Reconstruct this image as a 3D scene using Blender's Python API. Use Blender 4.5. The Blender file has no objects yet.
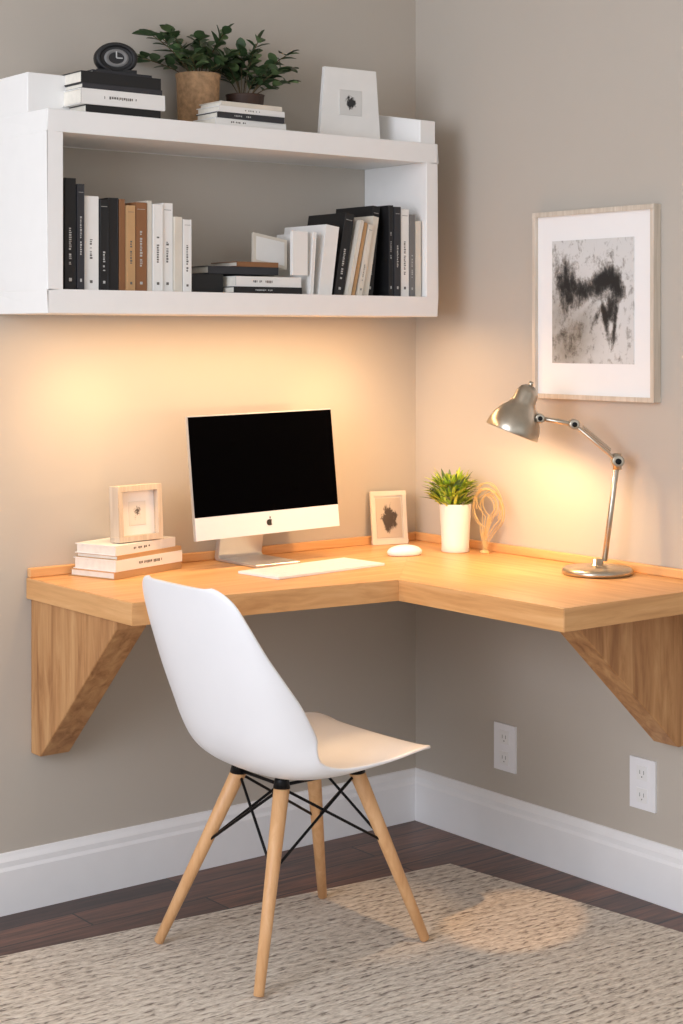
import bpy, bmesh, math, random
from mathutils import Matrix, Vector
rnd = random.Random(7)
sc = bpy.context.scene
try:
    sc.view_settings.view_transform = 'Standard'
    sc.view_settings.look = 'None'
except Exception: pass

# ------------------------------------------------------------ helpers
def lin(c):
    o = []
    for v in c:
        v = v/255.0
        o.append(v/12.92 if v <= .04045 else ((v+.055)/1.055)**2.4)
    return (*o, 1.0)

MATS = {}
def newmat(name):
    m = bpy.data.materials.new(name); m.use_nodes = True
    nt = m.node_tree
    return m, nt, nt.nodes['Principled BSDF']

def N(nt, t, **kw):
    n = nt.nodes.new(t)
    for k, v in kw.items(): setattr(n, k, v)
    return n

def mat(name, col, rough=.5, metal=0.0, var=.06, nscale=20, bump=.0, bscale=200, emit=None, estr=0, spec=None, coat=0):
    if name in MATS: return MATS[name]
    m, nt, b = newmat(name)
    c = lin(col)
    tc = N(nt, 'ShaderNodeTexCoord')
    no = N(nt, 'ShaderNodeTexNoise'); no.inputs['Scale'].default_value = nscale
    no.inputs['Detail'].default_value = 4
    nt.links.new(tc.outputs['Object'], no.inputs['Vector'])
    r = N(nt, 'ShaderNodeValToRGB')
    r.color_ramp.elements[0].position = .3; r.color_ramp.elements[1].position = .7
    r.color_ramp.elements[0].color = tuple(max(0, x*(1-var)) for x in c[:3])+(1,)
    r.color_ramp.elements[1].color = tuple(min(1, x*(1+var)) for x in c[:3])+(1,)
    nt.links.new(no.outputs['Fac'], r.inputs['Fac'])
    nt.links.new(r.outputs['Color'], b.inputs['Base Color'])
    b.inputs['Roughness'].default_value = rough
    b.inputs['Metallic'].default_value = metal
    if spec is not None: b.inputs['Specular IOR Level'].default_value = spec
    if coat: b.inputs['Coat Weight'].default_value = coat
    if bump:
        n2 = N(nt, 'ShaderNodeTexNoise'); n2.inputs['Scale'].default_value = bscale
        nt.links.new(tc.outputs['Object'], n2.inputs['Vector'])
        bp = N(nt, 'ShaderNodeBump'); bp.inputs['Strength'].default_value = bump
        bp.inputs['Distance'].default_value = .002
        nt.links.new(n2.outputs['Fac'], bp.inputs['Height'])
        nt.links.new(bp.outputs['Normal'], b.inputs['Normal'])
    if emit:
        b.inputs['Emission Color'].default_value = lin(emit)
        b.inputs['Emission Strength'].default_value = estr
    MATS[name] = m
    return m

def wood(name, c1, c2, c3, stretch=(1, 14, 14), scale=3.0, rough=.42, rot=(0, 0, 0)):
    if name in MATS: return MATS[name]
    m, nt, b = newmat(name)
    tc = N(nt, 'ShaderNodeTexCoord'); mp = N(nt, 'ShaderNodeMapping')
    mp.inputs['Scale'].default_value = stretch
    mp.inputs['Rotation'].default_value = rot
    nt.links.new(tc.outputs['Object'], mp.inputs['Vector'])
    no = N(nt, 'ShaderNodeTexNoise'); no.inputs['Scale'].default_value = scale
    no.inputs['Detail'].default_value = 8; no.inputs['Roughness'].default_value = .62
    no.inputs['Distortion'].default_value = .6
    nt.links.new(mp.outputs['Vector'], no.inputs['Vector'])
    r = N(nt, 'ShaderNodeValToRGB'); e = r.color_ramp.elements
    e[0].position = .28; e[0].color = lin(c1); e[1].position = .72; e[1].color = lin(c3)
    x = e.new(.5); x.color = lin(c2)
    nt.links.new(no.outputs['Fac'], r.inputs['Fac'])
    nt.links.new(r.outputs['Color'], b.inputs['Base Color'])
    bp = N(nt, 'ShaderNodeBump'); bp.inputs['Strength'].default_value = .15; bp.inputs['Distance'].default_value = .001
    nt.links.new(no.outputs['Fac'], bp.inputs['Height']); nt.links.new(bp.outputs['Normal'], b.inputs['Normal'])
    b.inputs['Roughness'].default_value = rough
    MATS[name] = m
    return m

def T(x, y, z): return Matrix.Translation((x, y, z))
def RX(a): return Matrix.Rotation(math.radians(a), 4, 'X')
def RY(a): return Matrix.Rotation(math.radians(a), 4, 'Y')
def RZ(a): return Matrix.Rotation(math.radians(a), 4, 'Z')
def align(p, d):
    d = Vector(d).normalized()
    return T(*p) @ d.to_track_quat('Z', 'Y').to_matrix().to_4x4()

class B:
    """mesh builder: one object, several materials"""
    def __init__(s, name, origin=(0, 0, 0)):
        s.name = name; s.bm = bmesh.new(); s.mats = []; s.o = Vector(origin)
    def mi(s, m):
        if m not in s.mats: s.mats.append(m)
        return s.mats.index(m)
    def faces(s, verts, faces, m, M=Matrix(), smooth=False):
        i = s.mi(m); vs = [s.bm.verts.new(M @ Vector(v)) for v in verts]
        for f in faces:
            try:
                fc = s.bm.faces.new([vs[k] for k in f]); fc.material_index = i; fc.smooth = smooth
            except ValueError: pass
    def box(s, a, b, m, M=Matrix()):
        x0, y0, z0 = a; x1, y1, z1 = b
        v = [(x0, y0, z0), (x1, y0, z0), (x1, y1, z0), (x0, y1, z0), (x0, y0, z1), (x1, y0, z1), (x1, y1, z1), (x0, y1, z1)]
        s.faces(v, [(0, 3, 2, 1), (4, 5, 6, 7), (0, 1, 5, 4), (1, 2, 6, 5), (2, 3, 7, 6), (3, 0, 4, 7)], m, M)
    def prism(s, poly, z0, z1, m, M=Matrix()):
        n = len(poly)
        v = [(x, y, z0) for x, y in poly]+[(x, y, z1) for x, y in poly]
        s.faces(v, [tuple(range(n))[::-1], tuple(range(n, 2*n))]+[(i, (i+1) % n, n+(i+1) % n, n+i) for i in range(n)], m, M)
    def lathe(s, prof, m, M=Matrix(), seg=40, smooth=True, rib=None):
        v = []; f = []; n = len(prof)
        for k in range(seg):
            a = 2*math.pi*k/seg
            for r, z in prof:
                rr = r if not rib else r*(1+rib*(k % 2))
                v.append((rr*math.cos(a), rr*math.sin(a), z))
        for k in range(seg):
            k2 = (k+1) % seg
            for i in range(n-1): f.append((k*n+i, k2*n+i, k2*n+i+1, k*n+i+1))
        s.faces(v, f, m, M, smooth)
    def rod(s, p, q, r0, r1, m, seg=16, smooth=True):
        p = Vector(p); q = Vector(q); L = (q-p).length
        s.lathe([(1e-5, 0), (r0*.8, 0), (r0, L*.004+.0005), (r1, L-L*.004-.0005), (r1*.8, L), (1e-5, L)], m, align(p, q-p), seg, smooth)
    def tube(s, pts, r, m, seg=8):
        pts = [Vector(p) for p in pts]; n = len(pts); v = []; f = []
        up = Vector((0, 0, 1)); prev = None
        for i, p in enumerate(pts):
            d = (pts[min(i+1, n-1)]-pts[max(i-1, 0)]).normalized()
            if prev is None:
                a = d.cross(up)
                if a.length < .05: a = d.cross(Vector((1, 0, 0)))
            else: a = prev-d*prev.dot(d)
            a.normalize(); prev = a; b = d.cross(a)
            for k in range(seg):
                t = 2*math.pi*k/seg; v.append(p+(a*math.cos(t)+b*math.sin(t))*r)
        for i in range(n-1):
            for k in range(seg): f.append((i*seg+k, i*seg+(k+1) % seg, (i+1)*seg+(k+1) % seg, (i+1)*seg+k))
        s.faces(v, f, m, smooth=True)
    def sphere(s, c, r, m, sc=(1, 1, 1), M=Matrix(), seg=20, rings=12):
        prof = [(max(1e-5, r*math.sin(math.pi*i/rings)), -r*math.cos(math.pi*i/rings)) for i in range(rings+1)]
        s.lathe(prof, m, M @ T(*c) @ Matrix.Diagonal((*sc, 1)), seg)
    def done(s, bevel=0, bseg=2, parent=None, sub=0, recalc=True):
        if recalc: 
            bmesh.ops.remove_doubles(s.bm, verts=s.bm.verts, dist=1e-6)
            bmesh.ops.recalc_face_normals(s.bm, faces=s.bm.faces)
        bmesh.ops.translate(s.bm, verts=s.bm.verts, vec=-s.o)
        me = bpy.data.meshes.new(s.name); s.bm.to_mesh(me); s.bm.free()
        for m in s.mats: me.materials.append(m)
        ob = bpy.data.objects.new(s.name, me); sc.collection.objects.link(ob); ob.location = s.o
        if bevel:
            md = ob.modifiers.new('bevel', 'BEVEL'); md.width = bevel; md.segments = bseg
            md.limit_method = 'ANGLE'; md.angle_limit = math.radians(40)
        if sub:
            md = ob.modifiers.new('sub', 'SUBSURF'); md.levels = sub; md.render_levels = sub
        if parent: 
            ob.parent = parent; ob.location = s.o-parent.location
        return ob

def empty(name, loc):
    e = bpy.data.objects.new(name, None); e.location = loc; e.empty_display_size = .1
    sc.collection.objects.link(e); return e

# ------------------------------------------------------------ materials
WALL = mat('wall_paint', (189, 181, 170), .85, var=.015, nscale=3, bump=.08, bscale=300)
CEIL = mat('ceiling_paint', (235, 232, 226), .9, var=.01)
TRIM = mat('trim_white', (243, 243, 244), .4, var=.01)
SHELFW = mat('shelf_white', (243, 242, 240), .45, var=.01)
OAK_X = wood('oak_grain_x', (196, 142, 88), (217, 164, 108), (231, 184, 130), (1, 16, 16), rough=.38)
OAK_Y = wood('oak_grain_y', (196, 142, 88), (217, 164, 108), (231, 184, 130), (16, 1, 16), rough=.38)
OAK_BR = wood('oak_bracket', (146, 98, 58), (186, 136, 88), (208, 162, 112), (9, 9, 1.0), scale=4, rough=.5)
BEECH = wood('beech_leg', (205, 152, 102), (218, 168, 118), (228, 182, 134), (20, 20, 1.5), rough=.45)
PAGES = mat('book_pages', (232, 226, 214), .8, var=.05, nscale=80)
BLK = mat('cover_black', (22, 22, 24), .5)
WHT = mat('cover_white', (236, 234, 230), .5, var=.02)
CREAM = mat('cover_cream', (218, 210, 196), .6)
BRN = mat('cover_brown', (140, 95, 60), .6)
TAN = mat('cover_tan', (190, 150, 105), .6)
GRY = mat('cover_grey', (120, 118, 116), .6)
CHARC = mat('cover_charcoal', (48, 48, 52), .6)
INKW = mat('ink_white', (185, 185, 182), .6)
INKB = mat('ink_dark', (100, 96, 92), .6)
METB = mat('black_metal', (20, 20, 22), .4, .6)
ALU = mat('aluminium', (205, 206, 208), .32, .7, var=.01)
NICK = mat('brushed_nickel', (190, 180, 164), .3, 1.0, var=.05, nscale=60)
WPLA = mat('white_plastic', (238, 238, 241), .35, var=.005)
CER = mat('white_ceramic', (236, 234, 230), .3, var=.01)
SOIL = mat('soil', (60, 44, 32), .9, var=.3, nscale=80)
LEAFD = mat('leaf_dark', (58, 80, 48), .5, var=.35, nscale=25)
LEAFM = mat('leaf_mid', (94, 116, 74), .5, var=.3, nscale=25)
LEAFG = mat('leaf_bright', (142, 172, 52), .5, var=.3, nscale=30)
LEAFY = mat('leaf_yellowgreen', (190, 202, 76), .5, var=.2, nscale=30)
STEM = mat('stem_brown', (96, 80, 52), .7)

# ------------------------------------------------------------ room
def floor_mat():
    m, nt, b = newmat('walnut_planks')
    tc = N(nt, 'ShaderNodeTexCoord')
    br = N(nt, 'ShaderNodeTexBrick'); br.offset = .37
    br.inputs['Scale'].default_value = 1
    br.inputs['Brick Width'].default_value = .8; br.inputs['Row Height'].default_value = .095
    br.inputs['Mortar Size'].default_value = .0025
    br.inputs['Color1'].default_value = lin((62, 38, 30)); br.inputs['Color2'].default_value = lin((132, 86, 64))
    br.inputs['Mortar'].default_value = lin((14, 9, 7)); br.inputs['Bias'].default_value = -.1
    nt.links.new(tc.outputs['Object'], br.inputs['Vector'])
    mp = N(nt, 'ShaderNodeMapping'); mp.inputs['Scale'].default_value = (1.6, 24, 1)
    nt.links.new(tc.outputs['Object'], mp.inputs['Vector'])
    no = N(nt, 'ShaderNodeTexNoise'); no.inputs['Scale'].default_value = 3; no.inputs['Detail'].default_value = 9; no.inputs['Roughness'].default_value = .65
    no.inputs['Distortion'].default_value = .8
    nt.links.new(mp.outputs['Vector'], no.inputs['Vector'])
    r = N(nt, 'ShaderNodeValToRGB'); r.color_ramp.elements[0].position = .36; r.color_ramp.elements[1].position = .66
    r.color_ramp.elements[0].color = (.3, .3, .3, 1); r.color_ramp.elements[1].color = (1.3, 1.3, 1.3, 1)
    nt.links.new(no.outputs['Fac'], r.inputs['Fac'])
    mx = N(nt, 'ShaderNodeMix'); mx.data_type = 'RGBA'; mx.blend_type = 'MULTIPLY'; mx.inputs[0].default_value = 1
    nt.links.new(br.outputs['Color'], mx.inputs[6]); nt.links.new(r.outputs['Color'], mx.inputs[7])
    nt.links.new(mx.outputs[2], b.inputs['Base Color'])
    b.inputs['Roughness'].default_value = .36
    return m

o = B('floor'); o.box((-4.6, -5, -.05), (.1, .1, 0), floor_mat()); o.done()
o = B('wall_left'); o.box((-4.6, 0, 0), (.1, .1, 2.7), WALL); o.done()
o = B('wall_right'); o.box((0, -5, 0), (.1, 0, 2.7), WALL); o.done()
o = B('ceiling'); o.box((-4.6, -5, 2.7), (.1, .1, 2.75), CEIL); o.done()
prof = [(0, 0), (.016, 0), (.016, .098), (.012, .106), (.012, .118), (.006, .128), (.004, .134), (0, .136)]
o = B('baseboard_left')
n = len(prof); v = [(-4.6, -d, z) for d, z in prof]+[(-d, -d, z) for d, z in prof]
fs = [(i, (i+1) % n, n+(i+1) % n, n+i) for i in range(n)]+[tuple(range(n)), tuple(range(n, 2*n))]
o.faces(v, fs, TRIM); o.done()
o = B('baseboard_right')
v = [(-d, -5, z) for d, z in prof]+[(-d, -d, z) for d, z in prof]
o.faces(v, fs, TRIM); o.done()

# ------------------------------------------------------------ rug
def rug_mat():
    m, nt, b = newmat('woven_rug')
    tc = N(nt, 'ShaderNodeTexCoord')
    def noise(scale3, det, rot=6, dist=0.0):
        mp = N(nt, 'ShaderNodeMapping'); mp.inputs['Scale'].default_value = scale3; mp.inputs['Rotation'].default_value = (0, 0, math.radians(rot))
        nt.links.new(tc.outputs['Object'], mp.inputs['Vector'])
        n1 = N(nt, 'ShaderNodeTexNoise'); n1.inputs['Scale'].default_value = 1; n1.inputs['Detail'].default_value = det
        n1.inputs['Distortion'].default_value = dist
        nt.links.new(mp.outputs['Vector'], n1.inputs['Vector']); return n1.outputs['Fac']
    def mth(op, a, b_):
        k = N(nt, 'ShaderNodeMath'); k.operation = op
        for i, x in enumerate((a, b_)):
            if isinstance(x, (int, float)): k.inputs[i].default_value = x
            else: nt.links.new(x, k.inputs[i])
        return k.outputs[0]
    n1 = noise((42, 165, 1), 3, dist=.4)
    n2 = noise((6, 30, 1), 2)
    w = N(nt, 'ShaderNodeTexWave'); w.bands_direction = 'Y'; w.inputs['Scale'].default_value = 13; w.inputs['Distortion'].default_value = 3
    w.inputs['Detail Scale'].default_value = 5; w.inputs['Detail'].default_value = 3
    mp = N(nt, 'ShaderNodeMapping'); mp.inputs['Rotation'].default_value = (0, 0, math.radians(6))
    nt.links.new(tc.outputs['Object'], mp.inputs['Vector']); nt.links.new(mp.outputs['Vector'], w.inputs['Vector'])
    s = mth('ADD', mth('ADD', n1, mth('MULTIPLY', n2, .3)), mth('MULTIPLY', w.outputs['Fac'], .14))
    r = N(nt, 'ShaderNodeValToRGB'); e = r.color_ramp.elements
    e[0].position = .50; e[0].color = lin((136, 126, 116)); e[1].position = .86; e[1].color = lin((232, 222, 208))
    x = e.new(.64); x.color = lin((204, 192, 178))
    nt.links.new(s, r.inputs['Fac'])
    nt.links.new(r.outputs['Color'], b.inputs['Base Color'])
    bp = N(nt, 'ShaderNodeBump'); bp.inputs['Strength'].default_value = .9; bp.inputs['Distance'].default_value = .006
    nt.links.new(s, bp.inputs['Height']); nt.links.new(bp.outputs['Normal'], b.inputs['Normal'])
    b.inputs['Roughness'].default_value = .95; b.inputs['Specular IOR Level'].default_value = .1
    return m
o = B('area_rug'); o.prism([(-2.8, -.115), (-.21, -.375), (-.13, -1.05), (-.09, -2.9), (-2.8, -2.9)], 0.0005, .012, rug_mat()); o.done(bevel=.004)

# ------------------------------------------------------------ desk
desk = empty('corner_desk', (-.5, -.5, .75))
XL = -1.16; YR = -1.06; TT = .048
IC = (-.516, -.545)      # inner corner
o = B('desktop_left_wing'); o.prism([(XL, -.001), (XL, -.463), IC, (-.001, -.001)], .75-TT, .75, OAK_X)
o.box((XL-.0015, -.462, .75-TT+.001), (XL, -.001, .749), OAK_Y); o.done(bevel=.001, parent=desk)
o = B('desktop_right_wing'); o.prism([(-.001, -.001), IC, (IC[0], YR), (-.001, YR)], .75-TT, .75, OAK_Y)
o.box((IC[0]+.001, YR-.0015, .75-TT+.001), (-.001, YR, .749), OAK_X); o.done(bevel=.001, parent=desk)
o = B('back_rail_1'); o.box((XL, -.015, .75), (-.001, -.001, .772), OAK_X); o.done(bevel=.003, parent=desk)
o = B('back_rail_2'); o.box((-.015, YR, .75), (-.001, -.015, .772), OAK_Y); o.done(bevel=.003, parent=desk)
zt = .75-TT
o = B('bracket_1')
pr = [(-.001, zt), (-.38, zt), (-.38, zt-.02), (-.045, .35), (-.001, .35)]
v = [(-1.15, y, z) for y, z in pr]+[(-1.075, y, z) for y, z in pr]
n = 5; fs5 = [(0, 1, 2, 3, 4), (9, 8, 7, 6, 5)]+[(i, (i+1) % n, n+(i+1) % n, n+i) for i in range(n)]
o.faces(v, fs5, OAK_BR); o.done(bevel=.003, parent=desk)
o = B('bracket_2')
pr = [(-.001, zt), (-.37, zt), (-.37, zt-.02), (-.045, .38), (-.001, .38)]
v = [(x, -.955, z) for x, z in pr]+[(x, -.88, z) for x, z in pr]
o.faces(v, fs5, OAK_BR); o.done(bevel=.003, parent=desk)

# ------------------------------------------------------------ wall shelf
o = B('floating_shelf', (-.69, -.12, 1.56))
x0, x1, yf, zb, zt_ = -1.241, -.14, -.25, 1.346, 1.782
o.box((x0, yf, zb), (x1, -.001, zb+.05), SHELFW)
o.box((x0, yf, zt_-.048), (x1, -.001, zt_), SHELFW)
o.box((x0, yf, zb+.05), (x0+.038, -.001, zt_-.048), SHELFW)
o.box((x1-.038, yf, zb+.05), (x1, -.001, zt_-.048), SHELFW)
o.box((x0, -.16, zt_), (x0+.12, -.001, zt_+.088), SHELFW)
v = [(x1-.10, -.001, zt_), (x1, -.001, zt_), (x1, -.24, zt_), (x1-.05, -.24, zt_), (x1-.10, -.001, zt_+.10), (x1, -.001, zt_+.10), (x1, -.24, zt_+.058), (x1-.05, -.24, zt_+.058)]
o.faces(v, [(0, 3, 2, 1), (4, 5, 6, 7), (0, 1, 5, 4), (1, 2, 6, 5), (2, 3, 7, 6), (3, 0, 4, 7)], SHELFW)
o.done(bevel=.002)

# ------------------------------------------------------------ books
def book(o, M, t, d, h, cov, ink=None, bars=2):
    """spine at local y=0 facing -y, thickness x 0..t, height z 0..h, depth y 0..d"""
    c = .0018
    o.box((0, 0, 0), (c, d, h), cov, M); o.box((t-c, 0, 0), (t, d, h), cov, M)
    o.box((c, 0, 0), (t-c, c, h), cov, M)
    o.box((c, c, .003), (t-c, d-.003, h-.003), PAGES, M)
    if ink:
        if bars >= 1:
            a = rnd.uniform(.2, .4); b_ = a+rnd.uniform(.2, .4); wd = min(.0034, t*.13)
            z = h*a
            while z < h*b_:
                l = rnd.uniform(.0015, .0045)
                if rnd.random() > .15: o.box((t*.5-wd, -.0005, z), (t*.5+wd*rnd.uniform(.3, 1), .0002, z+l), ink, M)
                z += l+.0018
        if bars >= 2:
            o.box((t*.5-wd, -.0005, h*.08), (t*.5+wd, .0002, h*.11), ink, M)
            if rnd.random() > .5: o.box((t*.15, -.0005, h*.92), (t*.85, .0002, h*.925), ink, M)

o = B('row_of_books', (-.7, -.15, 1.45))
zf = 1.3965
xs = [-1.190, -1.161, -1.142, -1.103, -1.079, -1.052, -1.036, -1.013, -.982, -.968, -.941, -.912, -.890, -.866]
hs = [.242, .230, .206, .200, .205, .203, .19, .198, .203, .196, .2, .17, .165]
cs = [(BLK, INKW), (CHARC, INKW), (WHT, INKB), (BLK, INKW), (BLK, None), (BRN, None), (TAN, INKB), (BRN, INKW), (CREAM, None), (WHT, INKB), (WHT, INKB), (CREAM, None), (WHT, INKB)]
for i in range(13):
    book(o, T(xs[i]+.0008, -.235+rnd.uniform(0, .012), zf), xs[i+1]-xs[i]-.002, .15, hs[i], *cs[i])
def hbook(o, x0, x1, y0, z0, t, d, cov, ink, rz=0):
    M = T(x0, y0, z0) @ RZ(rz) @ T(0, 0, t) @ RY(90)
    book(o, M, t, d, x1-x0, cov, ink, 1)
hbook(o, -.862, -.758, -.2, zf, .045, .12, BLK, None)
hbook(o, -.752, -.556, -.235, zf, .016, .16, BLK, INKW)
hbook(o, -.745, -.556, -.232, zf+.016, .024, .15, WHT, INKB)
hbook(o, -.800, -.60, -.2, zf+.0455, .018, .13, CHARC, None, 0)
hbook(o, -.72, -.60, -.2, zf+.0635, .012, .11, BRN, None, 0)
M = T(-.652, -.17, zf+.0765) @ RY(9) @ RX(-12)
o.box((0, 0, 0), (.10, .008, .075), CREAM, M); o.box((.008, -.001, .008), (.092, 0, .067), WHT, M)
def lean(x, t, h, cov, ink, ang, y=-.235, d=.15):
    book(o, T(x, y, zf+.0) @ RY(ang), t, d, h, cov, ink, 2)
lean(-.5335, .010, .150, WHT, None, 4, y=-.236, d=.15)
o.box((-.585, -.236, zf+.0455), (-.54, -.226, zf+.15), WHT)
lean(-.505, .040, .172, WHT, None, 8, y=-.232, d=.17)
lean(-.452, .028, .205, BLK, INKW, 10, y=-.225)
lean(-.420, .012, .19, CREAM, None, 13, y=-.235)
lean(-.404, .010, .185, TAN, None, 13, y=-.232)
lean(-.388, .014, .18, CREAM, INKB, 12, y=-.236)
lean(-.368, .018, .20, CREAM, None, 10, y=-.23)
lean(-.345, .022, .225, BLK, INKW, 6, y=-.215)
book(o, T(-.288, -.235, zf), .014, .15, .225, BLK, INKW)
book(o, T(-.272, -.238, zf), .020, .15, .222, CHARC, INKW)
book(o, T(-.250, -.236, zf), .026, .15, .218, WHT, INKB)
book(o, T(-.222, -.236, zf), .018, .15, .205, GRY, INKW)
book(o, T(-.202, -.236, zf), .018, .15, .19, CREAM, None)
o.done(bevel=.0008, bseg=1)

ST = zt_+.0005
o = B('stack_of_books', (-1.04, -.16, ST))
hbook(o, -1.140, -.950, -.235, ST, .018, .12, BLK, None)
hbook(o, -1.155, -.942, -.24, ST+.018, .034, .13, WHT, INKB)
hbook(o, -1.150, -.948, -.238, ST+.052, .012, .125, CHARC, None)
hbook(o, -1.152, -.950, -.236, ST+.064, .026, .125, BLK, None)
hbook(o, -1.120, -.97, -.23, ST+.090, .006, .115, CHARC, None)
o.done(bevel=.001, bseg=1)

o = B('stack_of_books', (-.69, -.18, ST))
hbook(o, -.805, -.600, -.238, ST, .016, .09, WHT, INKB, 2)
hbook(o, -.80, -.610, -.238, ST+.016, .014, .09, CHARC, INKW, 0)
hbook(o, -.797, -.606, -.240, ST+.030, .014, .09, WHT, INKB, 2)
hbook(o, -.79, -.615, -.238, ST+.044, .011, .09, CREAM, None, 1)
o.done(bevel=.001, bseg=1)

# round black desk clock on the stack
zc = ST+.0965
o = B('table_clock', (-1.03, -.17, zc))
M = T(-1.037, -.185, zc+.036) @ RZ(-20) @ RX(90)
o.lathe([(1e-5, -.018), (.036, -.018), (.040, -.01), (.040, .012), (.036, .018), (.031, .018), (.029, .012), (1e-5, .012)], BLK, M @ Matrix.Diagonal((1.2, .88, 1, 1)), 36)
o.lathe([(.025, .0125), (.021, .0150), (.016, .0125)], GRY, M @ Matrix.Diagonal((1.1, .8, 1, 1)), 30)
o.box((-.0015, 0, .012), (.0015, .016, .0140), INKW, M); o.box((0, -.0015, .012), (.014, .0015, .0140), INKW, M)
o.box((-.045, -.036, -.02), (.045, -.026, .018), BLK, M)
o.done(bevel=.001)

def print_mat(name, paper, ink, scale, thr, ctr, size):
    if name in MATS: return MATS[name]
    m, nt, b = newmat(name)
    tc = N(nt, 'ShaderNodeTexCoord')
    mp = N(nt, 'ShaderNodeMapping'); mp.vector_type = 'TEXTURE'
    mp.inputs['Location'].default_value = ctr; mp.inputs['Scale'].default_value = size
    nt.links.new(tc.outputs['Object'], mp.inputs['Vector'])
    no = N(nt, 'ShaderNodeTexNoise'); no.inputs['Scale'].default_value = scale; no.inputs['Detail'].default_value = 6; no.inputs['Roughness'].default_value = .65
    no.inputs['Distortion'].default_value = .5
    nt.links.new(mp.outputs['Vector'], no.inputs['Vector'])
    ln = N(nt, 'ShaderNodeVectorMath'); ln.operation = 'LENGTH'
    nt.links.new(mp.outputs['Vector'], ln.inputs[0])
    mr = N(nt, 'ShaderNodeMapRange'); mr.inputs[1].default_value = .2; mr.inputs[2].default_value = 1.0; mr.inputs[3].default_value = .28; mr.inputs[4].default_value = -.35
    nt.links.new(ln.outputs['Value'], mr.inputs[0])
    ad = N(nt, 'ShaderNodeMath'); ad.operation = 'ADD'
    nt.links.new(no.outputs['Fac'], ad.inputs[0]); nt.links.new(mr.outputs[0], ad.inputs[1])
    r = N(nt, 'ShaderNodeValToRGB'); e = r.color_ramp.elements
    e[0].position = thr-.08; e[0].color = lin(paper); e[1].position = thr+.06; e[1].color = lin(ink)
    nt.links.new(ad.outputs[0], r.inputs['Fac']); nt.links.new(r.outputs['Color'], b.inputs['Base Color'])
    b.inputs['Roughness'].default_value = .6
    MATS[name] = m
    return m

o = B('framed_print', (0, 0, 0))
fw = MATS['cover_white']
P1 = print_mat('print_small_a', (216, 214, 210), (40, 40, 42), 3.5, .60, (0, 0, .093), (.030, .03, .034))
pr = [(-.092, 0), (.092, 0), (.078, .178), (-.076, .178)]
pi = [(-.034, .062), (.034, .062), (.034, .125), (-.034, .125)]
v = [(x, 0, z) for x, z in pr]+[(x, .012, z) for x, z in pr]
fs4 = [(0, 1, 2, 3), (7, 6, 5, 4)]+[(i, (i+1) % 4, 4+(i+1) % 4, 4+i) for i in range(4)]
o.faces(v, fs4, fw)
v = [(x, -.0012, z) for x, z in pi]+[(x, .001, z) for x, z in pi]
o.faces(v, fs4, P1)
o.faces([(-.02, .012, .12), (.02, .012, .12), (.02, .065, .0), (-.02, .065, 0), (-.02, .014, .12), (.02, .014, .12), (.02, .067, .0), (-.02, .067, 0)], fs4, fw)
ob = o.done(bevel=.002); ob.location = (-.358, -.17, ST); ob.rotation_euler = (0, 0, math.radians(-4))

# ------------------------------------------------------------ plants
def leaf(o, p, d, L, W, m, up=Vector((0, 0, 1)), fold=.25):
    d = Vector(d).normalized(); s = d.cross(up)
    if s.length < .1: s = d.cross(Vector((1, 0, 0)))
    s.normalize(); nrm = s.cross(d)
    p = Vector(p); droop = -up*L*.12
    prof = [(0, .08), (.2, .75), (.45, 1), (.75, .75), (.92, .35), (1, .03)]
    v = []
    for t, w in prof:
        c = p+d*L*t+droop*(t*t)*1.6
        v += [c-s*W*w*.5+nrm*W*fold*w*.5, c, c+s*W*w*.5+nrm*W*fold*w*.5]
    f = []
    for i in range(len(prof)-1):
        a = i*3
        f += [(a, a+1, a+4, a+3), (a+1, a+2, a+5, a+4)]
    o.faces(v, f, m, smooth=True)

def bushy(o, c, n, h, spread, mats, leafL, leafW, ymax=None, bias=(0, 0), step=1):
    for i in range(n):
        a = 2*math.pi*i/n+rnd.uniform(-.3, .3)
        el = rnd.uniform(.3, 1.0)
        R = spread*(1.2-el*.6)*rnd.uniform(.7, 1.1); hh = h*el
        e = Vector((c[0]+R*math.cos(a)+bias[0]*el, c[1]+R*.75*math.sin(a)+bias[1], c[2]+hh))
        if ymax is not None: e.y = min(e.y, ymax)
        s = Vector(c)+Vector((math.cos(a), math.sin(a), 0))*.012
        mid = (s+e)/2+Vector((-(e-s).x*.15, -(e-s).y*.15, hh*.18))
        pts = [s*(1-t)**2+mid*2*t*(1-t)+e*t*t for t in [k/7 for k in range(8)]]
        o.tube(pts, .0013, STEM, 5)
        for k in range(3, 8, step):
            d0 = (pts[k]-pts[k-1]).normalized()
            ang = rnd.uniform(0, 6.28)
            for sgn in (0, math.pi):
                side = Vector((math.cos(ang+sgn), math.sin(ang+sgn), rnd.uniform(-.2, .5)))
                dd = d0*.6+side*.8
                L = leafL*rnd.uniform(.7, 1.15)
                if ymax is not None and (pts[k]+dd.normalized()*L).y > ymax: dd.y = -abs(dd.y)
                u_ = Vector((rnd.uniform(-.5, .5), rnd.uniform(-.9, 0), 1)).normalized()
                leaf(o, pts[k], dd, L, leafW*rnd.uniform(.8, 1.15), rnd.choice(mats), up=u_)
        leaf(o, pts[-1], pts[-1]-pts[-2], leafL, leafW, mats[0])

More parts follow.
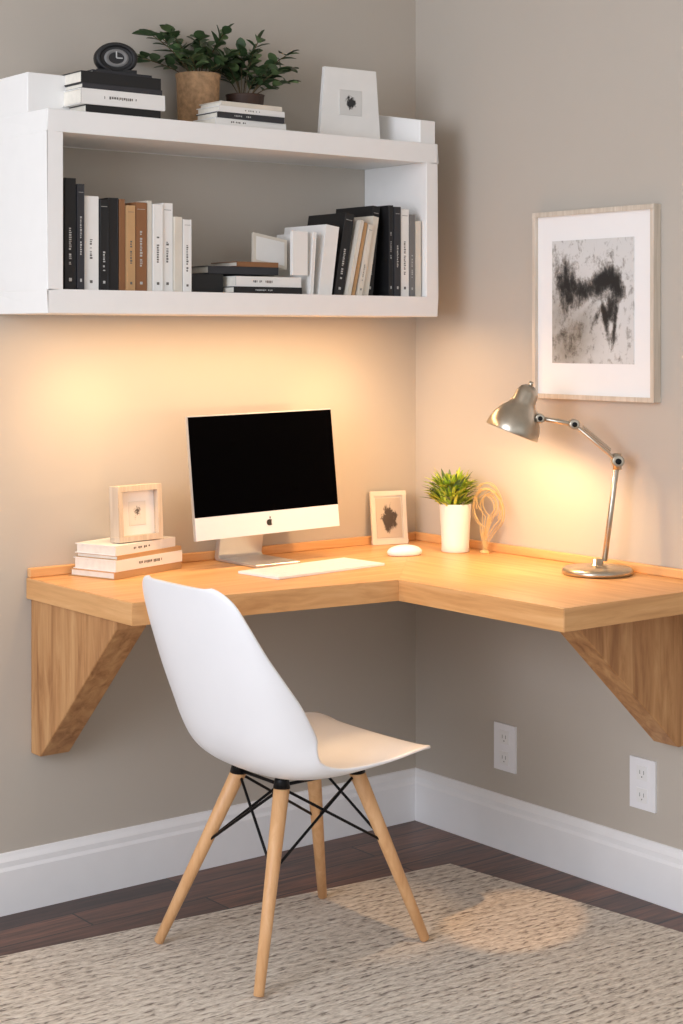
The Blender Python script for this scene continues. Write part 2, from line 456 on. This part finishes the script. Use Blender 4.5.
JUTE = mat('jute_pot', (176, 140, 104), .85, var=.25, nscale=90, bump=.6, bscale=150)
DPOT = mat('dark_pot', (66, 46, 36), .6)
PY = -.078
o = B('potted_plant', (-.745, PY, ST))
M = T(-.748, PY, ST)
o.lathe([(1e-5, 0), (.044, 0), (.047, .01), (.051, .125), (.053, .132), (.053, .138), (.048, .138), (.046, .118), (1e-5, .118)], JUTE, M, 60, rib=.02)
o.lathe([(.046, .119), (1e-5, .122)], SOIL, M, 24)
bushy(o, (-.748, PY, ST+.12), 14, .125, .135, [LEAFD, LEAFD, LEAFM], .044, .027, ymax=-.012, bias=(-.02, 0))
o.done(recalc=False)
o = B('potted_plant', (-.60, PY, ST))
M = T(-.612, PY, ST)
o.lathe([(1e-5, 0), (.036, 0), (.040, .01), (.046, .095), (.048, .10), (.043, .10), (.041, .088), (1e-5, .088)], DPOT, M, 40)
bushy(o, (-.612, PY, ST+.09), 14, .14, .12, [LEAFD, LEAFD, LEAFM], .043, .026, ymax=-.012, bias=(.06, 0))
o.done(recalc=False)

# desk plant
o = B('potted_succulent', (-.085, -.255, .75))
M = T(-.088, -.258, .7505)
o.lathe([(1e-5, 0), (.034, 0), (.036, .002), (.035, .02), (.037, .06), (.041, .118), (.0415, .122), (.038, .122), (.035, .108), (1e-5, .108)], CER, M, 40)
o.lathe([(.036, .109), (1e-5, .112)], SOIL, M, 24)
for i in range(380):
    a = rnd.uniform(0, 6.283); r = .03*math.sqrt(rnd.random()); t = rnd.uniform(.02, 1)**.8
    b0 = Vector((-.096+r*math.cos(a), -.254+r*math.sin(a), .862+rnd.uniform(0, .055)))
    d = Vector((math.cos(a)*t*1.3, math.sin(a)*t*1.3, 1.1-.5*t))
    L = rnd.uniform(.04, .07)
    if b0.x+d.normalized().x*L > -.01: d.x *= -.2
    leaf(o, b0, d, L, .009, rnd.choice([LEAFG, LEAFG, LEAFM, LEAFY, LEAFY]), fold=.4)
o.done(recalc=False)

# curled dried grass sprig
TW = mat('dried_grass', (206, 176, 122), .7)
o = B('dried_grass_sprig', (-.05, -.335, .75))
Rv = Vector((.25, -.97, 0))
for k in range(15):
    rr = rnd.uniform(.022, .046); cz = .872+rnd.uniform(-.018, .020)
    c0 = Vector((-.052+rnd.uniform(-.012, .008), -.340+rnd.uniform(-.01, .008), cz)); sk = rnd.uniform(-.25, .15)
    base_ = Vector((-.052+rnd.uniform(-.004, .004), -.328+rnd.uniform(-.005, .005), .7525))
    arc = []
    span = rnd.uniform(2.6, 5.2); st = -2.0 if k % 2 else -1.1
    dr = -1 if k % 2 else 1
    for i in range(24):
        t = st+dr*span*i/23
        q_ = c0+Rv*(math.cos(t)*rr)+Vector((sk*math.sin(t)*rr, 0, math.sin(t)*rr*1.2))
        q_.x = min(q_.x, -.022); arc.append(q_)
    pts = [base_.lerp(arc[0], j/6)+Vector((0, .006*math.sin(j/6*3.14), 0)) for j in range(6)]+arc
    o.tube(pts, .0011, TW, 6)
o.lathe([(1e-5, 0), (.013, 0), (.012, .006), (1e-5, .009)], TW, T(-.052, -.328, .7505), 16)
o.done(recalc=False)

# ------------------------------------------------------------ desk objects
o = B('pile_of_books', (-.93, -.1, .75))
def dbook(z, t, w, d, cov, ink, dx=0, dy=0, rz=22):
    M = T(-1.025+dx, -.160+dy, z) @ RZ(rz) @ T(0, 0, t) @ RY(90)
    book(o, M, t, d, w, cov, ink, 1)
dbook(.7508, .016, .235, .135, TAN, None, rz=18)
dbook(.7668, .026, .230, .13, WHT, INKB, .004, .002, 17)
dbook(.7928, .010, .225, .125, TAN, None, .010, .004, 18)
dbook(.8028, .022, .215, .12, WHT, INKB, .006, .006, 19)
o.done(bevel=.001, bseg=1)
P2 = print_mat('print_small_b', (226, 220, 210), (84, 76, 72), 3.2, .58, (0, 0, .063), (.03, .03, .034))
WOODG = wood('frame_greywood', (186, 168, 148), (204, 188, 168), (218, 204, 186), (30, 30, 2))
def frame(name, w, h, t, bw, fm, inner, pm, pw, ph, pz, foot=.05):
    o = B(name)
    o.box((-w/2, 0, 0), (w/2, t, bw), fm); o.box((-w/2, 0, h-bw), (w/2, t, h), fm)
    o.box((-w/2, 0, bw), (-w/2+bw, t, h-bw), fm); o.box((w/2-bw, 0, bw), (w/2, t, h-bw), fm)
    o.box((-w/2+bw, t*.4, bw), (w/2-bw, t, h-bw), inner)
    o.box((-pw/2, t*.4-.001, pz-ph/2), (pw/2, t*.4+.001, pz+ph/2), pm)
    if foot:
        v = [(-.02, t, h*.7), (.02, t, h*.7), (.02, t+foot, .0), (-.02, t+foot, 0), (-.02, t+.002, h*.72), (.02, t+.002, h*.72), (.02, t+foot+.003, .0), (-.02, t+foot+.003, 0)]
        o.faces(v, fs4, fm)
    return o.done(bevel=.0012)
ob = frame('photo_frame', .128, .128, .034, .013, WOODG, WHT, P2, .05, .055, .063, .02)
ob.location = (-.928, -.118, .8272); ob.rotation_euler = (math.radians(-3), 0, math.radians(8))
P3 = print_mat('print_small_c', (200, 184, 164), (78, 66, 56), 3.0, .52, (0, 0, .068), (.034, .04, .058))
ob = frame('photo_frame', .102, .14, .008, .011, mat('frame_cream', (228, 216, 198), .6), CREAM, P3, .072, .105, .07, 0)
ob.location = (-.128, -.050, .7508); ob.rotation_euler = (math.radians(-8), 0, math.radians(-16))

# computer
SCR = mat('screen_black', (4, 4, 5), .7, var=0, spec=.0)
LOGO = mat('logo_black', (15, 15, 16), .4)
comp = empty('desktop_computer', (-.60, -.14, .75))
w, h = .425, .293
Mt = T(-.587, -.148, .822) @ RY(-1.0) @ RX(-6)
o = B('display', (-.6, -.14, .95))
o.box((-w/2, 0, 0), (w/2, .010, h), ALU, Mt)
o.box((-w/2+.001, -.0012, .0), (w/2-.001, 0, .054), mat('chin_silver', (232, 233, 235), .4, .05, var=.0), Mt)
o.box((-w/2+.001, -.0016, .054), (w/2-.001, 0, h-.003), SCR, Mt)
o.box((-w/2+.1, .010, .06), (w/2-.1, .028, h-.05), ALU, Mt)
o.done(bevel=.0025, parent=comp)
o = B('emblem', (-.6, -.15, .85))
ap = []
for k in range(28):
    a = 2*math.pi*k/28; r = .0085
    x = r*math.cos(a); z = r*math.sin(a)
    if abs(x) < .004: z *= .88
    if x > .0055 and abs(z) < .005: x = .0052
    ap.append((x, z))
n = len(ap)
v = [(x, -.0022, .027+z) for x, z in ap]+[(x, -.001, .027+z) for x, z in ap]
o.faces(v, [tuple(range(n)), tuple(range(n, 2*n))]+[(i, (i+1) % n, n+(i+1) % n, n+i) for i in range(n)], LOGO, Mt)
o.sphere((.002, -.0018, .0385), .0032, LOGO, (.5, .2, 1), Mt @ T(0, 0, 0))
o.done(parent=comp)
o = B('stand', (-.6, -.1, .76))
sp = [(-.20, 0), (-.03, 0), (-.022, .006), (-.062, .19), (-.072, .19), (-.040, .012), (-.046, .007), (-.20, .007)]
n = len(sp); v = [(-.665, y, .7505+z) for y, z in sp]+[(-.535, y, .7505+z) for y, z in sp]
fsn = [tuple(range(n)), tuple(range(n, 2*n))]+[(i, (i+1) % n, n+(i+1) % n, n+i) for i in range(n)]
o.faces(v, fsn, ALU); o.done(bevel=.002, parent=comp)

# keyboard
o = B('computer_keyboard', (-.56, -.29, .75))
KM = T(-.572, -.298, .7505) @ RZ(6)
o.box((-.17, -.070, 0), (.17, .070, .006), WPLA, KM)
for r_ in range(5):
    for c_ in range(14):
        if r_ == 0 and 4 <= c_ <= 8: continue
        x = -.16+c_*.023; y = -.058+r_*.0235
        o.box((x, y, .006), (x+.0215, y+.0220, .0070), WPLA, KM)
o.box((-.16+4*.023, -.058, .006), (-.16+9*.023-.0025, -.036, .0070), WPLA, KM)
o.done(bevel=.001, bseg=1)
# mouse
o = B('computer_mouse', (-.235, -.235, .75))
o.sphere((0, 0, .006), 1, WPLA, (.046, .027, .018), T(-.237, -.235, .753) @ RZ(-18), 32, 20)
ob = o.done()
for vtx in ob.data.vertices:
    if vtx.co.z < .0008: vtx.co.z = .0008

# ------------------------------------------------------------ desk lamp
lamp = empty('desk_lamp', (-.10, -.76, .75))
o = B('base', (-.1, -.76, .75))
o.lathe([(1e-5, 0), (.078, 0), (.081, .003), (.081, .010), (.076, .015), (.03, .018), (.014, .021), (.012, .034), (1e-5, .036)], NICK, T(-.10, -.76, .7505), 56)
o.done(parent=lamp)
J0 = Vector((-.087, -.770, .78)); J1 = Vector((-.063, -.787, 1.010)); J2 = Vector((-.121, -.705, 1.093)); J3 = Vector((-.168, -.640, 1.106))
O = Vector((-.212, -.593, 1.072)); ax = Vector((.291, -.228, .93)).normalized()
o = B('arm', (-.1, -.7, .95))
o.rod(J0, J1+(J1-J0)*.03, .0065, .0065, NICK)
view = Vector((.6161, .7877, 0))
off = view*.007
for s in (-1, 1):
    o.rod(J1+off*s, J2+off*s, .0038, .0038, NICK)
o.rod(J1+Vector((0, 0, -.02)), J1+Vector((0, 0, .018)), .010, .010, NICK)
for J, r in ((J1, .014), (J2, .012), (J3, .011)):
    o.rod(J-view*.015, J+view*.015, r, r, NICK, 24)
    o.rod(J-view*.020, J-view*.014, r*.5, r*.5, METB, 16)
m1 = J1.lerp(J2, .15)+Vector((0, 0, .012)); m2 = J1.lerp(J2, .8)+Vector((0, 0, .012))
pts = []
dirn = (m2-m1).normalized(); pa = dirn.cross(Vector((0, 0, 1))).normalized(); pb = dirn.cross(pa)
for i in range(160):
    t = i/159; a = t*2*math.pi*20
    pts.append(m1.lerp(m2, t)+(pa*math.cos(a)+pb*math.sin(a))*.004)
o.tube(pts, .0009, NICK, 5)
o.rod(J2, J3, .0055, .0055, NICK)
o.rod(J3, O+ax*.075, .007, .008, NICK)
o.done(parent=lamp)
o = B('shade', O)
SM = align(O, ax)
SHIN = mat('shade_inner', (235, 225, 205), .5)
o.lathe([(.063, 0), (.064, .003), (.0620, .018), (.056, .036), (.046, .052), (.034, .066), (.028, .078), (.026, .10), (.020, .112), (.010, .118), (1e-5, .119)], NICK, SM, 48)
o.lathe([(.063, 0), (.0600, .018), (.054, .035), (.044, .051), (.032, .065), (.024, .075), (1e-5, .076)], SHIN, SM, 48)
o.rod(O+ax*.117, O+ax*.128, .006, .005, NICK)
o.done(parent=lamp, recalc=False)
o = B('bulb', O+ax*.03)
BULB = mat('bulb_glow', (255, 240, 215), .4, emit=(255, 220, 165), estr=6)
o.sphere(O+ax*.036, .019, BULB)
o.done(parent=lamp)

# ------------------------------------------------------------ wall picture
FR = wood('frame_lightwood', (190, 176, 158), (208, 196, 180), (222, 212, 198), (30, 30, 2))
MATB = mat('mat_board', (242, 242, 242), .7, var=.005)
def art_mat():
    m, nt, b = newmat('ink_artwork')
    tc = N(nt, 'ShaderNodeTexCoord')
    def noise(scale, det, stretch=(1, 1, 1), dist=.4, rot=0, rough=.7):
        mp = N(nt, 'ShaderNodeMapping'); mp.inputs['Scale'].default_value = stretch; mp.inputs['Rotation'].default_value = (math.radians(rot), 0, 0)
        nt.links.new(tc.outputs['Object'], mp.inputs['Vector'])
        n_ = N(nt, 'ShaderNodeTexNoise'); n_.inputs['Scale'].default_value = scale; n_.inputs['Detail'].default_value = det
        n_.inputs['Roughness'].default_value = rough; n_.inputs['Distortion'].default_value = dist
        nt.links.new(mp.outputs['Vector'], n_.inputs['Vector']); return n_.outputs['Fac']
    def blob(cy, cz, sy, sz, amp, rot=0):
        mp = N(nt, 'ShaderNodeMapping'); mp.vector_type = 'TEXTURE'
        mp.inputs['Location'].default_value = (0, cy, cz); mp.inputs['Scale'].default_value = (1, sy, sz)
        mp.inputs['Rotation'].default_value = (math.radians(rot), 0, 0)
        nt.links.new(tc.outputs['Object'], mp.inputs['Vector'])
        l = N(nt, 'ShaderNodeVectorMath'); l.operation = 'LENGTH'; nt.links.new(mp.outputs['Vector'], l.inputs[0])
        r = N(nt, 'ShaderNodeMapRange'); r.interpolation_type = 'SMOOTHSTEP'
        r.inputs[1].default_value = 0; r.inputs[2].default_value = 1.2; r.inputs[3].default_value = amp; r.inputs[4].default_value = 0
        nt.links.new(l.outputs['Value'], r.inputs[0]); return r.outputs[0]
    def add(a, b_, op='ADD'):
        n_ = N(nt, 'ShaderNodeMath'); n_.operation = op
        nt.links.new(a, n_.inputs[0])
        if isinstance(b_, float): n_.inputs[1].default_value = b_
        else: nt.links.new(b_, n_.inputs[1])
        return n_.outputs[0]
    na = noise(48, 9, (1, 1, .45), .6, 25, .75)
    nb = noise(38, 9, (1, 1, 1), .2, 0, .75)
    base = add(add(na, .5, 'MULTIPLY'), add(nb, .5, 'MULTIPLY'))
    s = add(base, blob(.085, .05, .045, .085, .22))       # dark mass, far left
    s = add(s, blob(.05, .015, .05, .05, .10))
    s = add(s, blob(.010, .030, .045, .035, .20, 12))
    s = add(s, blob(-.035, .045, .040, .050, .28, 25))    # shoulder
    s = add(s, blob(-.070, .055, .030, .035, .18, -35))   # mane
    s = add(s, blob(-.085, .025, .026, .040, .22, -35))   # head
    s = add(s, blob(-.060, -.015, .030, .045, .24, 20))
    s = add(s, blob(-.045, -.055, .011, .060, .24, -14))  # legs
    s = add(s, blob(-.072, -.060, .009, .060, .24, 8))
    s = add(s, blob(-.015, -.04, .010, .05, .16, 30))
    s = add(s, blob(.08, -.09, .06, .07, .07))
    r = N(nt, 'ShaderNodeValToRGB'); e = r.color_ramp.elements
    e[0].position = .52; e[0].color = lin((214, 214, 213)); e[1].position = .74; e[1].color = lin((24, 24, 26))
    x = e.new(.60); x.color = lin((150, 147, 143)); x = e.new(.67); x.color = lin((70, 69, 68))
    nt.links.new(s, r.inputs['Fac'])
    wash = noise(9, 4, (1, 1, 1), .2)
    lo = add(blob(.09, -.07, .15, .15, 1.5), wash, 'MULTIPLY')
    mx = N(nt, 'ShaderNodeMix'); mx.data_type = 'RGBA'; mx.blend_type = 'MULTIPLY'
    nt.links.new(lo, mx.inputs[0]); nt.links.new(r.outputs['Color'], mx.inputs[6]); mx.inputs[7].default_value = lin((146, 134, 116))
    nt.links.new(mx.outputs[2], b.inputs['Base Color'])
    b.inputs['Roughness'].default_value = .5
    return m
pic = empty('framed_artwork', (-.01, -.655, 1.375))
ya, yb, za, zb_ = -.864, -.471, 1.145, 1.60; bw = .011; tk = .026
o = B('frame', (-.01, -.655, 1.375))
o.box((-tk, ya, za), (-.001, yb, za+bw), FR); o.box((-tk, ya, zb_-bw), (-.001, yb, zb_), FR)
o.box((-tk, ya, za+bw), (-.001, ya+bw, zb_-bw), FR); o.box((-tk, yb-bw, za+bw), (-.001, yb, zb_-bw), FR)
o.done(bevel=.001, parent=pic)
o = B('mat_board', (-.01, -.655, 1.375)); o.box((-.016, ya+bw, za+bw), (-.003, yb-bw, zb_-bw), MATB); o.done(parent=pic)
o = B('artwork', (-.017, -.664, 1.382)); o.box((-.0175, -.797, 1.232), (-.0155, -.532, 1.528), art_mat()); o.done(parent=pic)

# ------------------------------------------------------------ outlets
def outlet(y, z, w=.078, h=.118):
    o = B('power_outlet', (0, y, z))
    o.box((-.006, y-w/2, z-h/2), (-.0005, y+w/2, z+h/2), WPLA)
    for dz in (-.026, .026):
        o.box((-.0080, y-.016, z+dz-.0165), (-.006, y+.016, z+dz+.0165), mat('outlet_face', (236, 236, 236), .4, var=0))
        for dy in (-.006, .006): o.box((-.0083, y+dy-.0008, z+dz-.003), (-.0079, y+dy+.0008, z+dz+.006), GRY)
        o.box((-.0083, y-.0016, z+dz-.0105), (-.0079, y+.0016, z+dz-.0075), GRY)
    o.done(bevel=.001)
outlet(-.352, .258); outlet(-.812, .262)

# ------------------------------------------------------------ chair
CX, CY = -.884, -.668
chair = empty('dining_chair', (CX, CY, 0))
def interp(tab, t):
    n = len(tab)-1; f_ = t*n; i = min(int(f_), n-1); u = f_-i
    p0 = tab[max(i-1, 0)]; p1 = tab[i]; p2 = tab[i+1]; p3 = tab[min(i+2, n)]
    return [.5*((2*b)+(-a+c)*u+(2*a-5*b+4*c-d)*u*u+(-a+3*b-3*c+d)*u**3) for a, b, c, d in zip(p0, p1, p2, p3)]
#  x, z, halfwidth, curl
tab = [(.208, .440, .130, .006), (.202, .448, .170, .007), (.178, .455, .195, .008), (.13, .453, .207, .010), (.07, .444, .212, .014), (0, .434, .214, .022),
       (-.07, .424, .214, .038), (-.13, .428, .213, .062), (-.175, .455, .213, .084), (-.205, .50, .212, .092), (-.228, .56, .210, .084), (-.248, .62, .203, .066),
       (-.266, .68, .191, .048), (-.281, .735, .180, .034), (-.293, .784, .164, .022), (-.299, .808, .138, .014), (-.3005, .815, .11, .010)]
o = B('shell', (CX, CY, .45))
NS, NV = 64, 28
v = []; f = []
for i in range(NS+1):
    t = i/NS; x, z, w_, cu = interp(tab, t)
    x2, z2, _, _ = interp(tab, min(1, t+.01)); x1_, z1_, _, _ = interp(tab, max(0, t-.01))
    d = Vector((x2-x1_, 0, z2-z1_)).normalized()
    nr = Vector((abs(d.z), 0, abs(d.x))).normalized()
    for j in range(NV+1):
        s = -1+2*j/NV
        p = Vector((x, w_*math.sin(s*math.pi/2*.92)/math.sin(math.pi/2*.92), z))+nr*cu*abs(s)**2.4
        v.append((p.x+CX, p.y+CY, p.z))
for i in range(NS):
    for j in range(NV):
        a = i*(NV+1)+j; f.append((a, a+1, a+NV+2, a+NV+1))
o.faces(v, f, WPLA, smooth=True)
ob = o.done(parent=chair, recalc=True)
md = ob.modifiers.new('solid', 'SOLIDIFY'); md.thickness = .007; md.offset = 0
md = ob.modifiers.new('sub', 'SUBSURF'); md.levels = 1; md.render_levels = 1

feetw = [(-1.062, -.405), (-1.066, -.778), (-.608, -.742), (-.612, -.388)]
tops = [(-.095, .075), (-.095, -.075), (.095, -.075), (.095, .075)]
LP = []
for k in range(4):
    p = Vector((feetw[k][0], feetw[k][1], .0165)); q_ = Vector((CX+.012+tops[k][0], CY+.024+tops[k][1], .398))
    LP.append((p, q_))
    o = B('leg_%d' % (k+1), p)
    o.rod(p, q_, .0105, .0165, BEECH, 20); o.done(parent=chair)
o = B('wire_base', (CX, CY, .3))
for k in range(4):
    a = LP[k]; b = LP[(k+1) % 4]
    for pa_, pb_ in ((a, b), (b, a)):
        o.rod(pa_[0].lerp(pa_[1], .58), pb_[1]+Vector((0, 0, -.006)), .0030, .0030, METB, 10)
    o.rod(a[1], b[1], .0035, .0035, METB, 10)
cen = Vector((CX+.01, CY+.01, 0))
for k in range(4):
    c = LP[k][1]; d_ = (LP[k][1]-LP[k][0]).normalized()
    o.rod(c-d_*.006, c+Vector((0, 0, .022)), .0175, .013, METB, 16)
    o.rod(c+Vector((0, 0, .010)), cen+Vector((0, 0, .416)), .005, .005, METB, 10)
o.done(parent=chair)

# ------------------------------------------------------------ lights
def area(name, loc, rot, sx, sy, e, col):
    l = bpy.data.lights.new(name, 'AREA'); l.shape = 'RECTANGLE'; l.size = sx; l.size_y = sy; l.energy = e; l.color = lin(col)[:3]
    ob = bpy.data.objects.new(name, l); ob.location = loc; ob.rotation_euler = [math.radians(a) for a in rot]; sc.collection.objects.link(ob)
def spot(name, loc, tgt, e, ang, blend, col, rad=.04):
    l = bpy.data.lights.new(name, 'SPOT'); l.energy = e; l.color = lin(col)[:3]; l.shadow_soft_size = rad
    l.spot_size = math.radians(ang); l.spot_blend = blend
    ob = bpy.data.objects.new(name, l); ob.location = loc
    ob.rotation_euler = (Vector(tgt)-Vector(loc)).to_track_quat('-Z', 'Y').to_euler(); sc.collection.objects.link(ob)
area('window_light', (-4.2, -1.9, 1.7), (90, 0, -90), 1.8, 1.6, 80, (236, 242, 255))
area('shelf_led', (-.69, -.205, 1.342), (0, 0, 0), 1.04, .06, 5.2, (255, 208, 152))
# two gentle warm puck lights under the shelf
spot('shelf_puck_light', (-1.02, -.235, 1.338), (-1.05, 0, .80), 4.6, 100, 1, (255, 208, 150), .03)
spot('shelf_puck_light', (-.34, -.235, 1.338), (-.24, 0, .80), 3.8, 100, 1, (255, 208, 150), .03)
l = bpy.data.lights.new('lamp_light', 'POINT'); l.energy = 6.0; l.color = lin((255, 210, 155))[:3]; l.shadow_soft_size = .02
ob = bpy.data.objects.new('lamp_light', l); ob.location = O+ax*.008; sc.collection.objects.link(ob)
spot('added_warm_spot', (-1.0, -1.6, 2.66), (-.68, -.66, .35), 75, 12, .8, (255, 205, 145))  # added spot without a fixture, warms the chair seat
spot('added_warm_spot', (-2.5, -2.0, 2.66), (-.36, -.76, 0), 230, 5.2, .3, (255, 196, 132), .02)  # added unseen spot, throws a sunbeam-like warm patch on the rug

w = bpy.data.worlds.new('world'); sc.world = w; w.use_nodes = True
bg = w.node_tree.nodes['Background']; bg.inputs[0].default_value = (.97, .985, 1, 1); bg.inputs[1].default_value = .9

cam = bpy.data.cameras.new('camera'); cam.sensor_fit = 'HORIZONTAL'; cam.sensor_width = 36; cam.lens = 1689/683*36
cam.shift_y = -177/683; cam.clip_start = .05
co = bpy.data.objects.new('camera', cam); co.location = (-2.958, -3.458, 1.30)
co.rotation_euler = (math.radians(90), 0, -math.asin(.6161)); sc.collection.objects.link(co)
sc.camera = co
